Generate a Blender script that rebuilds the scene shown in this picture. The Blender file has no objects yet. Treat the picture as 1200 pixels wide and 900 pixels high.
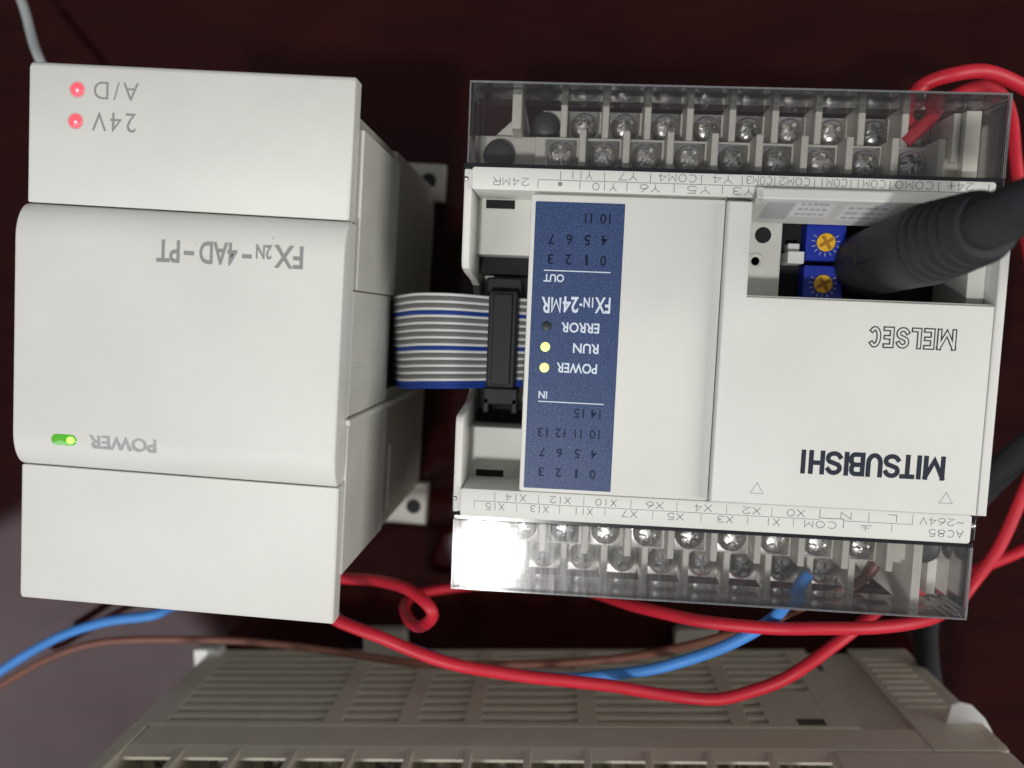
import bpy, bmesh, math, random
from mathutils import Vector, Matrix
random.seed(7)
S = 0.001                                    # everything below is written in millimetres
C = bpy.context.scene.collection
sc = bpy.context.scene
PI = math.pi

# ---------------------------------------------------------------- camera
cam = bpy.data.cameras.new('camera')
co = bpy.data.objects.new('camera', cam); C.objects.link(co); sc.camera = co
R0 = Vector((0.9980592154497129, 0.0, -0.06227200378905208))
R1 = Vector((0.004961145195874592, -0.9968213773312445, 0.07951433036746479))
R2 = Vector((-0.06207406458617937, -0.07966895063599673, -0.994886761802724))
M = Matrix.Identity(4)
for i, v in enumerate((R0, -R1, -R2)):
    for j in range(3):
        M[j][i] = v[j]
M.translation = Vector((0, 0, 214.738 * S))
co.matrix_world = M
cam.sensor_width = 36.0
cam.lens = 937.27 / 1200 * 36
cam.clip_start = 0.005; cam.clip_end = 50
cam.dof.use_dof = True
cam.dof.focus_distance = 0.1385
cam.dof.aperture_fstop = 12.5

# ---------------------------------------------------------------- world and lamps
w = bpy.data.worlds.new('World'); sc.world = w; w.use_nodes = True
bg = w.node_tree.nodes['Background']
bg.inputs[0].default_value = (0.93, 0.95, 1.0, 1); bg.inputs[1].default_value = 0.2

def area(name, loc, target, size, power, color=(1, 1, 1), shape='DISK', size_y=None):
    l = bpy.data.lights.new(name, 'AREA'); l.shape = shape; l.size = size
    if size_y: l.size_y = size_y
    l.energy = power; l.color = color
    o = bpy.data.objects.new(name, l); C.objects.link(o)
    o.location = loc
    o.rotation_euler = (Vector(target) - Vector(loc)).to_track_quat('-Z', 'Y').to_euler()
    return o
area('ceiling_lamp', (-0.155, -0.49, 1.55), (0, 0, 0), 0.115, 10.4, (1.0, 0.99, 0.965))
area('left_soft_light', (-1.45, -1.1, 1.75), (0, 0, 0), 1.0, 13.5, (0.95, 0.96, 1.0), 'RECTANGLE', 1.05)  # added unseen soft panel, gives the board its lower-left reflection
area('right_fill_light', (1.45, -0.1, 0.98), (0, 0, 0), 0.95, 13.5, (1.0, 0.98, 0.93), 'RECTANGLE', 0.9)  # added side fill from the right, brightens the left module's flank

sc.view_settings.view_transform = 'Standard'
sc.view_settings.look = 'None'
sc.view_settings.exposure = 0.07
sc.view_settings.gamma = 1.0
sc.cycles.use_denoising = True
sc.cycles.transparent_max_bounces = 24
sc.cycles.max_bounces = 10

# ---------------------------------------------------------------- materials
MATS = {}
def mat(name, color, rough=0.5, metal=0.0, spec=0.5, vary=0.0, vscale=200, bump=0.0, bscale=3000, emit=None, estr=0, coat=0.0):
    m = bpy.data.materials.new(name); m.use_nodes = True
    nt = m.node_tree; b = nt.nodes['Principled BSDF']
    b.inputs['Base Color'].default_value = (*color, 1)
    b.inputs['Roughness'].default_value = rough
    b.inputs['Metallic'].default_value = metal
    b.inputs['Specular IOR Level'].default_value = spec
    b.inputs['Coat Weight'].default_value = coat
    b.inputs['Coat Roughness'].default_value = 0.12
    if emit:
        b.inputs['Emission Color'].default_value = (*emit, 1); b.inputs['Emission Strength'].default_value = estr
    tc = nt.nodes.new('ShaderNodeTexCoord')
    if vary:
        n = nt.nodes.new('ShaderNodeTexNoise'); n.inputs['Scale'].default_value = vscale; n.inputs['Detail'].default_value = 6
        nt.links.new(tc.outputs['Object'], n.inputs['Vector'])
        r = nt.nodes.new('ShaderNodeMapRange'); r.inputs['To Min'].default_value = 1 - vary; r.inputs['To Max'].default_value = 1 + vary
        r.inputs['From Min'].default_value = 0.3; r.inputs['From Max'].default_value = 0.7
        nt.links.new(n.outputs[0], r.inputs['Value'])
        mx = nt.nodes.new('ShaderNodeMix'); mx.data_type = 'RGBA'; mx.blend_type = 'MULTIPLY'; mx.inputs[0].default_value = 1
        mx.inputs[6].default_value = (*color, 1)
        nt.links.new(r.outputs[0], mx.inputs[7])
        nt.links.new(mx.outputs[2], b.inputs['Base Color'])
        r2 = nt.nodes.new('ShaderNodeMapRange'); r2.inputs['To Min'].default_value = max(0.02, rough - .06); r2.inputs['To Max'].default_value = rough + .08
        nt.links.new(n.outputs[0], r2.inputs['Value']); nt.links.new(r2.outputs[0], b.inputs['Roughness'])
    if bump:
        n2 = nt.nodes.new('ShaderNodeTexNoise'); n2.inputs['Scale'].default_value = bscale; n2.inputs['Detail'].default_value = 3
        nt.links.new(tc.outputs['Object'], n2.inputs['Vector'])
        bp = nt.nodes.new('ShaderNodeBump'); bp.inputs['Strength'].default_value = bump; bp.inputs['Distance'].default_value = 0.0002
        nt.links.new(n2.outputs[0], bp.inputs['Height']); nt.links.new(bp.outputs[0], b.inputs['Normal'])
    MATS[name] = m
    return m

IV = mat('ivory_plastic', (0.672, 0.668, 0.625), 0.45, vary=0.03, vscale=60, bump=0.13, bscale=4200)
IV2 = mat('ivory_housing', (0.64, 0.64, 0.59), 0.45, vary=0.02, vscale=60, bump=0.12, bscale=2600)
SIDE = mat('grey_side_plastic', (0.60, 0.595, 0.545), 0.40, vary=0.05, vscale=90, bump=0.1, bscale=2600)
REAR = mat('grey_rear_plastic', (0.36, 0.35, 0.30), 0.42, vary=0.05, vscale=90, bump=0.1, bscale=2600)  # darker copy of side plastic; on the tabs it stands in for shadow
TERM = mat('terminal_beige', (0.60, 0.575, 0.51), 0.5, vary=0.03, vscale=200)
LOWER = mat('aged_beige_plastic', (0.69, 0.65, 0.53), 0.5, vary=0.05, vscale=70, bump=0.15, bscale=2200)
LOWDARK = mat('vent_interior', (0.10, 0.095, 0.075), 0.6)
WHITEP = mat('white_plastic', (0.74, 0.74, 0.72), 0.45)
BLACK = mat('black_plastic', (0.008, 0.009, 0.011), 0.5, spec=0.3)
BLACKCAV = mat('black_cavity', (0.006, 0.006, 0.006), 0.8)
RUBBER = mat('black_rubber', (0.020, 0.022, 0.025), 0.6, spec=0.35, bump=0.25, bscale=2400, vary=0.2, vscale=150)
REDW = mat('red_pvc', (0.56, 0.013, 0.032), 0.46, vary=0.08, vscale=120)
BLUEW = mat('blue_pvc', (0.06, 0.255, 0.68), 0.5, vary=0.08, vscale=120)
BROWNW = mat('brown_pvc', (0.20, 0.082, 0.055), 0.42, vary=0.1, vscale=120)
GREYW = mat('grey_pvc', (0.40, 0.43, 0.43), 0.5)
RIB_G = mat('ribbon_grey', (0.165, 0.165, 0.16), 0.35)
RIB_W = mat('ribbon_white', (0.80, 0.80, 0.79), 0.3)
RIB_B = mat('ribbon_blue', (0.010, 0.045, 0.27), 0.3)
METAL = mat('nickel_plate', (0.76, 0.735, 0.70), 0.27, metal=1.0, vary=0.1, vscale=500)
SCREWG = mat('cap_screw_grey', (0.035, 0.036, 0.038), 0.45)
INK_G = mat('grey_ink', (0.275, 0.275, 0.275), 0.6, spec=0.15)
INK_L = mat('light_grey_ink', (0.38, 0.38, 0.38), 0.6)
INK_D = mat('dark_ink', (0.025, 0.03, 0.045), 0.55, spec=0.15)
INK_T = mat('strip_ink', (0.20, 0.20, 0.22), 0.6)
INK_N = mat('number_ink', (0.006, 0.009, 0.022), 0.6, spec=0.15)
INK_F = mat('faint_number_ink', (0.016, 0.026, 0.062), 0.6, spec=0.15)
INK_W = mat('white_ink', (0.62, 0.69, 0.78), 0.5)
POTB = mat('trimmer_blue', (0.010, 0.030, 0.36), 0.35)
POTY = mat('trimmer_yellow', (0.85, 0.48, 0.02), 0.4)
POTS = mat('trimmer_slot', (0.40, 0.17, 0.01), 0.5)
STK = mat('sticker_white', (0.78, 0.78, 0.78), 0.4)
STKG = mat('sticker_grey', (0.47, 0.48, 0.48), 0.5)
LEDR = mat('red_lamp', (0.8, 0.12, 0.15), 0.2, emit=(1.0, 0.06, 0.09), estr=0.5)
LEDC = mat('red_lamp_core', (1, .5, .5), 0.2, emit=(1.0, 0.25, 0.28), estr=0.9)
LEDGC = mat('green_lamp_core', (.5, 1, .2), 0.2, emit=(0.42, 1.0, 0.08), estr=0.8)
LEDG = mat('green_lamp', (0.08, 0.36, 0.03), 0.15, emit=(0.12, 0.55, 0.03), estr=0.25)
LEDY = mat('lime_lamp', (0.8, 0.9, 0.25), 0.3, emit=(0.85, 1.0, 0.22), estr=0.85)
LEDO = mat('unlit_lamp', (0.012, 0.022, 0.016), 0.3)
HALO = mat('lamp_halo', (0.55, 0.33, 0.33), 0.4, emit=(1.0, 0.1, 0.1), estr=0.12)  # ring tinted and glowing, the red lamp's halo put into its colour
RAIL = mat('dark_edge_plastic', (0.016, 0.016, 0.020), 0.15)  # dark tone stands in for refraction along cover edges; also smoked hinge arms
GLINT = mat('clear_clip', (0.30, 0.31, 0.33), 0.12, spec=0.8)

def specks(m, amount=.45):
    nt = m.node_tree; b = nt.nodes['Principled BSDF']; src = b.inputs['Base Color'].links[0].from_socket
    tc = nt.nodes.new('ShaderNodeTexCoord'); n = nt.nodes.new('ShaderNodeTexNoise'); n.inputs['Scale'].default_value = 620; n.inputs['Detail'].default_value = 2
    nt.links.new(tc.outputs['Object'], n.inputs['Vector'])
    r = nt.nodes.new('ShaderNodeMapRange'); r.inputs['From Min'].default_value = .775; r.inputs['From Max'].default_value = .83; r.inputs['To Max'].default_value = amount
    nt.links.new(n.outputs[0], r.inputs['Value'])
    mx = nt.nodes.new('ShaderNodeMix'); mx.data_type = 'RGBA'; mx.inputs[7].default_value = (.12, .11, .09, 1)
    nt.links.new(r.outputs[0], mx.inputs[0]); nt.links.new(src, mx.inputs[6]); nt.links.new(mx.outputs[2], b.inputs['Base Color'])
specks(IV); specks(IV2); specks(LOWER, .35)
def tarnish(m):
    nt = m.node_tree; b = nt.nodes['Principled BSDF']; src = b.inputs['Base Color'].links[0].from_socket
    oi = nt.nodes.new('ShaderNodeObjectInfo'); r = nt.nodes.new('ShaderNodeMapRange'); r.inputs['To Min'].default_value = .62; r.inputs['To Max'].default_value = 1.1
    nt.links.new(oi.outputs['Random'], r.inputs['Value'])
    mx = nt.nodes.new('ShaderNodeMix'); mx.data_type = 'RGBA'; mx.blend_type = 'MULTIPLY'; mx.inputs[0].default_value = 1
    nt.links.new(src, mx.inputs[6]); nt.links.new(r.outputs[0], mx.inputs[7]); nt.links.new(mx.outputs[2], b.inputs['Base Color'])
tarnish(METAL)
# blue label with a fine sparkle
def blue_label():
    m = mat('blue_label_film', (0.035, 0.066, 0.175), 0.4)
    nt = m.node_tree; b = nt.nodes['Principled BSDF']; tc = nt.nodes.new('ShaderNodeTexCoord')
    n = nt.nodes.new('ShaderNodeTexNoise'); n.inputs['Scale'].default_value = 4600; n.inputs['Detail'].default_value = 3; b.inputs['Specular IOR Level'].default_value = 0.25
    nt.links.new(tc.outputs['Object'], n.inputs['Vector'])
    cr = nt.nodes.new('ShaderNodeValToRGB')
    e = cr.color_ramp.elements
    e[0].position = 0.33; e[0].color = (0.017, 0.034, 0.098, 1)
    e[1].position = 0.80; e[1].color = (0.13, 0.18, 0.32, 1)
    k = cr.color_ramp.elements.new(0.55); k.color = (0.036, 0.066, 0.168, 1)
    nt.links.new(n.outputs[0], cr.inputs[0]); nt.links.new(cr.outputs[0], b.inputs['Base Color'])
    return m
LABEL = blue_label()

# thin clear polycarbonate: transparent with a fresnel reflection and a trace of haze
def clear(name, tint, haze, rough=0.02, scratch=0.0, ior=1.5):
    m = bpy.data.materials.new(name); m.use_nodes = True; nt = m.node_tree
    nt.nodes.clear()
    out = nt.nodes.new('ShaderNodeOutputMaterial')
    tr = nt.nodes.new('ShaderNodeBsdfTransparent'); tr.inputs[0].default_value = (*tint, 1)
    df = nt.nodes.new('ShaderNodeBsdfDiffuse'); df.inputs[0].default_value = (0.75, 0.77, 0.80, 1)
    gl = nt.nodes.new('ShaderNodeBsdfGlossy'); gl.inputs['Roughness'].default_value = rough
    fr = nt.nodes.new('ShaderNodeFresnel'); fr.inputs[0].default_value = ior
    m1 = nt.nodes.new('ShaderNodeMixShader'); m1.inputs[0].default_value = haze
    m2 = nt.nodes.new('ShaderNodeMixShader')
    tc = nt.nodes.new('ShaderNodeTexCoord'); n = nt.nodes.new('ShaderNodeTexNoise'); n.inputs['Scale'].default_value = 90
    n.inputs['Detail'].default_value = 5
    nt.links.new(tc.outputs['Object'], n.inputs['Vector'])
    r = nt.nodes.new('ShaderNodeMapRange'); r.inputs['To Min'].default_value = haze * .5; r.inputs['To Max'].default_value = haze * 1.5
    nt.links.new(n.outputs[0], r.inputs['Value']); nt.links.new(r.outputs[0], m1.inputs[0])
    nt.links.new(tr.outputs[0], m1.inputs[1]); nt.links.new(df.outputs[0], m1.inputs[2])
    g2 = nt.nodes.new('ShaderNodeBsdfGlossy'); g2.inputs['Roughness'].default_value = 0.28
    mg = nt.nodes.new('ShaderNodeMixShader')
    mp = nt.nodes.new('ShaderNodeMapping'); mp.inputs['Scale'].default_value = (1400, 160, 100); mp.inputs['Rotation'].default_value = (0, 0, .12)
    ns = nt.nodes.new('ShaderNodeTexNoise'); ns.inputs['Scale'].default_value = 1.0; ns.inputs['Detail'].default_value = 4
    nt.links.new(tc.outputs['Object'], mp.inputs[0]); nt.links.new(mp.outputs[0], ns.inputs['Vector'])
    rs = nt.nodes.new('ShaderNodeMapRange'); rs.inputs['From Min'].default_value = .35; rs.inputs['From Max'].default_value = .75
    rs.inputs['To Min'].default_value = scratch * .6; rs.inputs['To Max'].default_value = min(1, scratch * 2.0)
    nt.links.new(ns.outputs[0], rs.inputs['Value']); nt.links.new(rs.outputs[0], mg.inputs[0])
    nt.links.new(gl.outputs[0], mg.inputs[1]); nt.links.new(g2.outputs[0], mg.inputs[2])
    nt.links.new(fr.outputs[0], m2.inputs[0]); nt.links.new(m1.outputs[0], m2.inputs[1]); nt.links.new(mg.outputs[0], m2.inputs[2])
    nt.links.new(m2.outputs[0], out.inputs[0])
    return m
CLEAR = clear('clear_cover_plastic', (0.985, 0.985, 0.985), 0.003, 0.03, 0.10)
CLEARS = clear('scuffed_cover_plastic', (0.985, 0.985, 0.99), 0.004, 0.06, 0.32)
CLEARW = clear('clear_cover_edge', (0.96, 0.96, 0.965), 0.004, 0.10, 0.1, 1.22)

RIM = clear('rim_highlight_plastic', (0.85, 0.85, 0.87), 0.16, 0.12, 0.3)  # hazy strip paints the bright line along the covers' outer edges
# lacquered dark mahogany
def lacquer():
    m = bpy.data.materials.new('lacquered_mahogany'); m.use_nodes = True; nt = m.node_tree; b = nt.nodes['Principled BSDF']
    tc = nt.nodes.new('ShaderNodeTexCoord'); mp = nt.nodes.new('ShaderNodeMapping'); mp.inputs['Scale'].default_value = (9, 40, 9)
    mp.inputs['Rotation'].default_value = (0, 0, 1.2)
    nt.links.new(tc.outputs['Object'], mp.inputs[0])
    n = nt.nodes.new('ShaderNodeTexNoise'); n.inputs['Scale'].default_value = 2.2; n.inputs['Detail'].default_value = 8; n.inputs['Distortion'].default_value = 1.2
    nt.links.new(mp.outputs[0], n.inputs['Vector'])
    cr = nt.nodes.new('ShaderNodeValToRGB')
    cr.color_ramp.elements[0].position = .32; cr.color_ramp.elements[0].color = (0.015, 0.0030, 0.0026, 1)
    cr.color_ramp.elements[1].position = .72; cr.color_ramp.elements[1].color = (0.025, 0.0048, 0.0044, 1)
    nt.links.new(n.outputs[0], cr.inputs[0]); nt.links.new(cr.outputs[0], b.inputs['Base Color'])
    df = nt.nodes.new('ShaderNodeBsdfDiffuse'); nt.links.new(cr.outputs[0], df.inputs[0])
    gl = nt.nodes.new('ShaderNodeBsdfGlossy'); gl.distribution = 'BECKMANN'; gl.inputs['Roughness'].default_value = 0.085
    gl.inputs[0].default_value = (1, .84, .87, 1)
    fr = nt.nodes.new('ShaderNodeFresnel'); fr.inputs[0].default_value = 1.30
    n3 = nt.nodes.new('ShaderNodeTexNoise'); n3.inputs['Scale'].default_value = 26; n3.inputs['Detail'].default_value = 7
    nt.links.new(tc.outputs['Object'], n3.inputs['Vector'])
    r = nt.nodes.new('ShaderNodeMapRange'); r.inputs['To Min'].default_value = .62; r.inputs['To Max'].default_value = 1.3
    nt.links.new(n3.outputs[0], r.inputs['Value'])
    mu = nt.nodes.new('ShaderNodeMath'); mu.operation = 'MULTIPLY'
    nt.links.new(r.outputs[0], mu.inputs[0]); nt.links.new(fr.outputs[0], mu.inputs[1])
    mx = nt.nodes.new('ShaderNodeMixShader')
    nt.links.new(mu.outputs[0], mx.inputs[0]); nt.links.new(df.outputs[0], mx.inputs[1]); nt.links.new(gl.outputs[0], mx.inputs[2])
    nt.nodes.remove(b); nt.links.new(mx.outputs[0], nt.nodes['Material Output'].inputs[0])
    return m
BOARD = lacquer()

# ---------------------------------------------------------------- mesh helpers (millimetres)
class MB:
    def __init__(s): s.bm = bmesh.new()
    def box(s, x0, x1, y0, y1, z0, z1, bev=0.0, seg=2, m=None):
        b = bmesh.new(); bmesh.ops.create_cube(b, size=1)
        for v in b.verts:
            v.co = Vector(((x0 + x1) / 2 + v.co.x * (x1 - x0), (y0 + y1) / 2 + v.co.y * (y1 - y0), (z0 + z1) / 2 + v.co.z * (z1 - z0)))
        if bev: bmesh.ops.bevel(b, geom=b.edges[:], offset=bev, segments=seg, affect='EDGES', profile=.5)
        if m is not None: b.transform(m)
        s.add(b); return s
    def add(s, b):
        me = bpy.data.meshes.new('t'); b.to_mesh(me); b.free(); s.bm.from_mesh(me); bpy.data.meshes.remove(me)
    def prism(s, poly, a0, a1, axis='z', bev=0.0, seg=2, m=None):
        """poly: 2-D outline; extruded along axis. z: (x,y)  x: (y,z)  y: (x,z)"""
        def P(p, a):
            return {'z': (p[0], p[1], a), 'x': (a, p[0], p[1]), 'y': (p[0], a, p[1])}[axis]
        b = bmesh.new()
        lo = [b.verts.new(P(p, a0)) for p in poly]; hi = [b.verts.new(P(p, a1)) for p in poly]
        n = len(poly)
        b.faces.new(lo); b.faces.new(hi)
        for i in range(n): b.faces.new((lo[i], lo[(i + 1) % n], hi[(i + 1) % n], hi[i]))
        bmesh.ops.recalc_face_normals(b, faces=b.faces[:])
        if bev:
            es = [e for e in b.edges if (e.verts[0] in hi and e.verts[1] in hi) or (e.verts[0] in lo and e.verts[1] in lo)]
            bmesh.ops.bevel(b, geom=es, offset=bev, segments=seg, affect='EDGES', profile=.5)
        if m is not None: b.transform(m)
        s.add(b); return s
    def lathe(s, prof, o=(0, 0, 0), n=24, m=None, close=True):
        b = bmesh.new(); rings = []
        for r, z in prof:
            if r < 1e-6: rings.append([b.verts.new((0, 0, z))])
            else: rings.append([b.verts.new((r * math.cos(2 * PI * i / n), r * math.sin(2 * PI * i / n), z)) for i in range(n)])
        for A, B in zip(rings, rings[1:]):
            for i in range(n):
                j = (i + 1) % n
                if len(A) == 1: b.faces.new((A[0], B[i], B[j]))
                elif len(B) == 1: b.faces.new((A[i], A[j], B[0]))
                else: b.faces.new((A[i], A[j], B[j], B[i]))
        if close:
            for A in (rings[0], rings[-1]):
                if len(A) > 1: b.faces.new(A)
        bmesh.ops.recalc_face_normals(b, faces=b.faces[:])
        if m is not None: b.transform(m)
        bmesh.ops.translate(b, verts=b.verts[:], vec=o)
        s.add(b); return s
    def tube(s, pts, r, n=10, sub=6, radii=None, smooth=True):
        P = spline(pts, sub) if smooth else [Vector(p) for p in pts]
        b = bmesh.new(); rings = []
        t = (P[1] - P[0]).normalized(); u = t.orthogonal().normalized()
        for i, p in enumerate(P):
            t2 = (P[min(i + 1, len(P) - 1)] - P[max(i - 1, 0)]).normalized()
            u = (u - u.dot(t2) * t2).normalized(); v = t2.cross(u)
            rr = r if radii is None else radii[0] + (radii[1] - radii[0]) * i / (len(P) - 1)
            rings.append([b.verts.new(p + rr * (math.cos(2 * PI * k / n) * u + math.sin(2 * PI * k / n) * v)) for k in range(n)])
        for A, B in zip(rings, rings[1:]):
            for k in range(n): b.faces.new((A[k], A[(k + 1) % n], B[(k + 1) % n], B[k]))
        b.faces.new(rings[0]); b.faces.new(rings[-1])
        bmesh.ops.recalc_face_normals(b, faces=b.faces[:])
        s.add(b); return s
    def ribbon(s, pts, wd, z):
        """flat stroke of width wd along a 2-D polyline at height z"""
        b = s.bm
        P = [Vector(p) for p in pts]; P = P[:1] + [q for o_, q in zip(P, P[1:]) if (q - o_).length > 1e-3]; n = len(P); L = []; Rr = []
        for i in range(n):
            a = (P[i] - P[i - 1]).normalized() if i else None
            c = (P[i + 1] - P[i]).normalized() if i < n - 1 else None
            if a is None: a = c
            if c is None: c = a
            t = (a + c); t = t.normalized() if t.length > 1e-5 else a
            nn = Vector((-t.y, t.x)); k = max(0.5, nn.dot(Vector((-a.y, a.x))))
            q = nn * (wd / 2 / k); e = Vector((0, 0))
            if i == 0: e = -a * wd / 2
            if i == n - 1: e = a * wd / 2
            L.append(b.verts.new((*(P[i] + q + e), z))); Rr.append(b.verts.new((*(P[i] - q + e), z)))
        for i in range(n - 1): b.faces.new((Rr[i], Rr[i + 1], L[i + 1], L[i]))
        return s
    def build(s, name, material, parent=None, smooth=False, loc=None, label=None):
        bm = s.bm; bmesh.ops.scale(bm, vec=(S, S, S), verts=bm.verts[:])
        me = bpy.data.meshes.new(name); bm.to_mesh(me); bm.free()
        me.materials.append(material)
        if smooth:
            for p in me.polygons: p.use_smooth = True
            me.set_sharp_from_angle(angle=math.radians(38))
        return link(name, me, parent, loc, label)
def link(name, me, parent=None, loc=None, label=None):
    o = bpy.data.objects.new(name, me); C.objects.link(o)
    if parent: o.parent = parent
    if loc: o.location = Vector(loc) * S
    if label: o['label'] = label
    return o
def spline(pts, sub):
    P = [Vector(p) for p in pts]; P = [2 * P[0] - P[1]] + P + [2 * P[-1] - P[-2]]; out = []
    for i in range(1, len(P) - 2):
        a, b, c, d = P[i - 1:i + 3]
        for k in range(sub):
            t = k / sub
            out.append(.5 * ((2 * b) + (c - a) * t + (2 * a - 5 * b + 4 * c - d) * t * t + (3 * b - a - 3 * c + d) * t ** 3))
    out.append(P[-2]); return out
def thing(name, label, cat, loc=(0, 0, 0), rz=0, group=None):
    o = bpy.data.objects.new(name, None); C.objects.link(o)
    o.empty_display_size = .01
    o.location = Vector(loc) * S; o.rotation_euler = (0, 0, rz)
    tag(o, label, cat, group); return o
def tag(o, label, cat, group=None):
    o['label'] = label; o['category'] = cat
    if group: o['group'] = group
    return o
def rounded(x0, x1, y0, y1, r, n=5):
    out = []
    for cx, cy, a0 in ((x1 - r, y1 - r, 0), (x0 + r, y1 - r, 90), (x0 + r, y0 + r, 180), (x1 - r, y0 + r, 270)):
        for i in range(n + 1):
            a = math.radians(a0 + 90 * i / n); out.append((cx + r * math.cos(a), cy + r * math.sin(a)))
    return out

# printed words: the devices stand upside down in view, so all words run right to left, head down
def word_mesh(text, weight=0.0, spacing=1.0, outline=0.0):
    cu = bpy.data.curves.new('word', 'FONT'); cu.body = text; cu.size = 1; cu.space_character = spacing
    cu.offset = weight; cu.resolution_u = 4
    if outline:
        cu.fill_mode = 'NONE'; cu.bevel_depth = outline; cu.bevel_resolution = 0
    o = bpy.data.objects.new('word', cu); C.objects.link(o)
    bpy.context.view_layer.update()
    me = bpy.data.meshes.new_from_object(o.evaluated_get(bpy.context.evaluated_depsgraph_get()))
    bpy.data.objects.remove(o); bpy.data.curves.remove(cu)
    return me
def put_word(text, x0, x1, yb, h, z, material, parent, weight=0.0, spacing=1.0, outline=0.0, flat=0.02):
    me = word_mesh(text, weight, spacing, outline)
    vs = [v.co.copy() for v in me.vertices]
    ax, bx = min(v.x for v in vs), max(v.x for v in vs); ay, by = min(v.y for v in vs), max(v.y for v in vs)
    for v in me.vertices:
        u = (v.co.x - ax) / (bx - ax); t = (v.co.y - ay) / (by - ay)
        v.co = Vector((x1 - u * (x1 - x0), yb - t * h, z + (v.co.z * h * (0.0 if not outline else 0.05)))) * S
    me.materials.clear(); me.materials.append(material)
    return link('lettering', me, parent)

# thin engraved-style letters for the terminal strips
def arc(cx, cy, rx, ry, a0, a1, n=10):
    return [(cx + rx * math.cos(math.radians(a0 + (a1 - a0) * i / n)), cy + ry * math.sin(math.radians(a0 + (a1 - a0) * i / n))) for i in range(n + 1)]
G = {
 'X': [[(0, 0), (1, 1)], [(0, 1), (1, 0)]], 'Y': [[(0, 1), (.5, .5), (1, 1)], [(.5, .5), (.5, 0)]],
 'C': [arc(.55, .5, .55, .5, 50, 310, 14)], 'O': [arc(.5, .5, .5, .5, 0, 360, 18)], '0': [arc(.5, .5, .5, .5, 0, 360, 18)],
 'M': [[(0, 0), (0, 1), (.5, .3), (1, 1), (1, 0)]], 'N': [[(0, 0), (0, 1), (1, 0), (1, 1)]], 'L': [[(0, 1), (0, 0), (1, 0)]],
 'R': [[(0, 0), (0, 1), (.65, 1)] + arc(.65, .75, .33, .25, 90, -90, 6) + [(0, .5)], [(.5, .5), (1, 0)]],
 'A': [[(0, 0), (.5, 1), (1, 0)], [(.2, .38), (.8, .38)]], 'V': [[(0, 1), (.5, 0), (1, 1)]],
 'B': [[(0, 0), (0, 1), (.65, 1)] + arc(.65, .77, .3, .23, 90, -90, 6) + [(0, .54)], [(.65, .54)] + arc(.65, .27, .35, .27, 90, -90, 6) + [(0, 0)]],
 '1': [[(.5, 0), (.5, 1)]],
 '2': [arc(.5, .7, .5, .3, 170, -30, 8) + [(0, 0), (1, 0)]],
 '3': [arc(.45, .75, .45, .25, 150, -90, 8), arc(.45, .26, .52, .26, 90, -150, 9)],
 '4': [[(.75, 0), (.75, 1), (0, .3), (1, .3)]],
 '5': [[(.9, 1), (.15, 1), (.08, .55)] + arc(.48, .33, .5, .33, 130, -150, 10)],
 '6': [[(.75, 1), (.12, .5)] + arc(.5, .3, .5, .3, 150, 510, 14)],
 '7': [[(0, 1), (1, 1), (.35, 0)]],
 '8': [arc(.5, .76, .4, .24, 0, 360, 12), arc(.5, .27, .5, .27, 0, 360, 12)],
 'I': [[(.5, 0), (.5, 1)]], 'E': [[(0, 0), (0, 1)], [(0, 1), (.95, 1)], [(0, .5), (.9, .5)], [(0, 0), (1, 0)]], 'T': [[(.5, 0), (.5, 1)], [(0, 1), (1, 1)]], 'U': [[(0, 1), (0, .4)] + arc(.5, .4, .5, .4, 180, 360, 10) + [(1, 1)]],
 'H': [[(0, 0), (0, 1)], [(1, 0), (1, 1)], [(0, .52), (1, .52)]],
 'S': [arc(.5, .75, .46, .25, 20, 250, 9)[:-1] + [(.38, .53), (.62, .47)] + arc(.5, .25, .48, .25, 70, -160, 10)[1:]],
 '+': [[(0, .45), (1, .45)], [(.5, .85), (.5, .05)]], '~': [[(0, .4), (.3, .6), (.7, .4), (1, .6)]],
}
def stroke_word(mb, text, x0, x1, yb, h, z, wd=0.13):
    n = len(text); adv = (x1 - x0) / (n - .28)
    cw = adv * .72
    for i, c in enumerate(text):
        ox = x1 - i * adv
        for pl in G[c]:
            q = [(ox - p[0] * cw, yb - p[1] * h) for p in pl]
            mb.ribbon(q, wd, z)

# ---------------------------------------------------------------- setting: the lacquered board
b = MB(); b.box(-900, 900, -700, 600, -20, 0, 0.5)
o = b.build('board', BOARD); o['kind'] = 'structure'

# ================================================================ analogue module (left)
A = thing('analogue_module', 'tall ivory plastic module with two red lamps and one green oblong lamp', 'module', (-92.79, -47.75, 0), -0.0643)
# base plate with ears
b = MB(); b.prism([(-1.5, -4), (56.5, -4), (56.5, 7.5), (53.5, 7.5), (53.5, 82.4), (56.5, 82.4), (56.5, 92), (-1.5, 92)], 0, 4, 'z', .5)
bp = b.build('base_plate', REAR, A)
for (x, y) in ((52.3, 87.6), (53.0, 1.0)):
    b = MB(); b.lathe([(2.0, 0), (2.0, .08)], (x, y, 4.0), 20); b.build('mounting_hole', BLACKCAV, bp)
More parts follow.
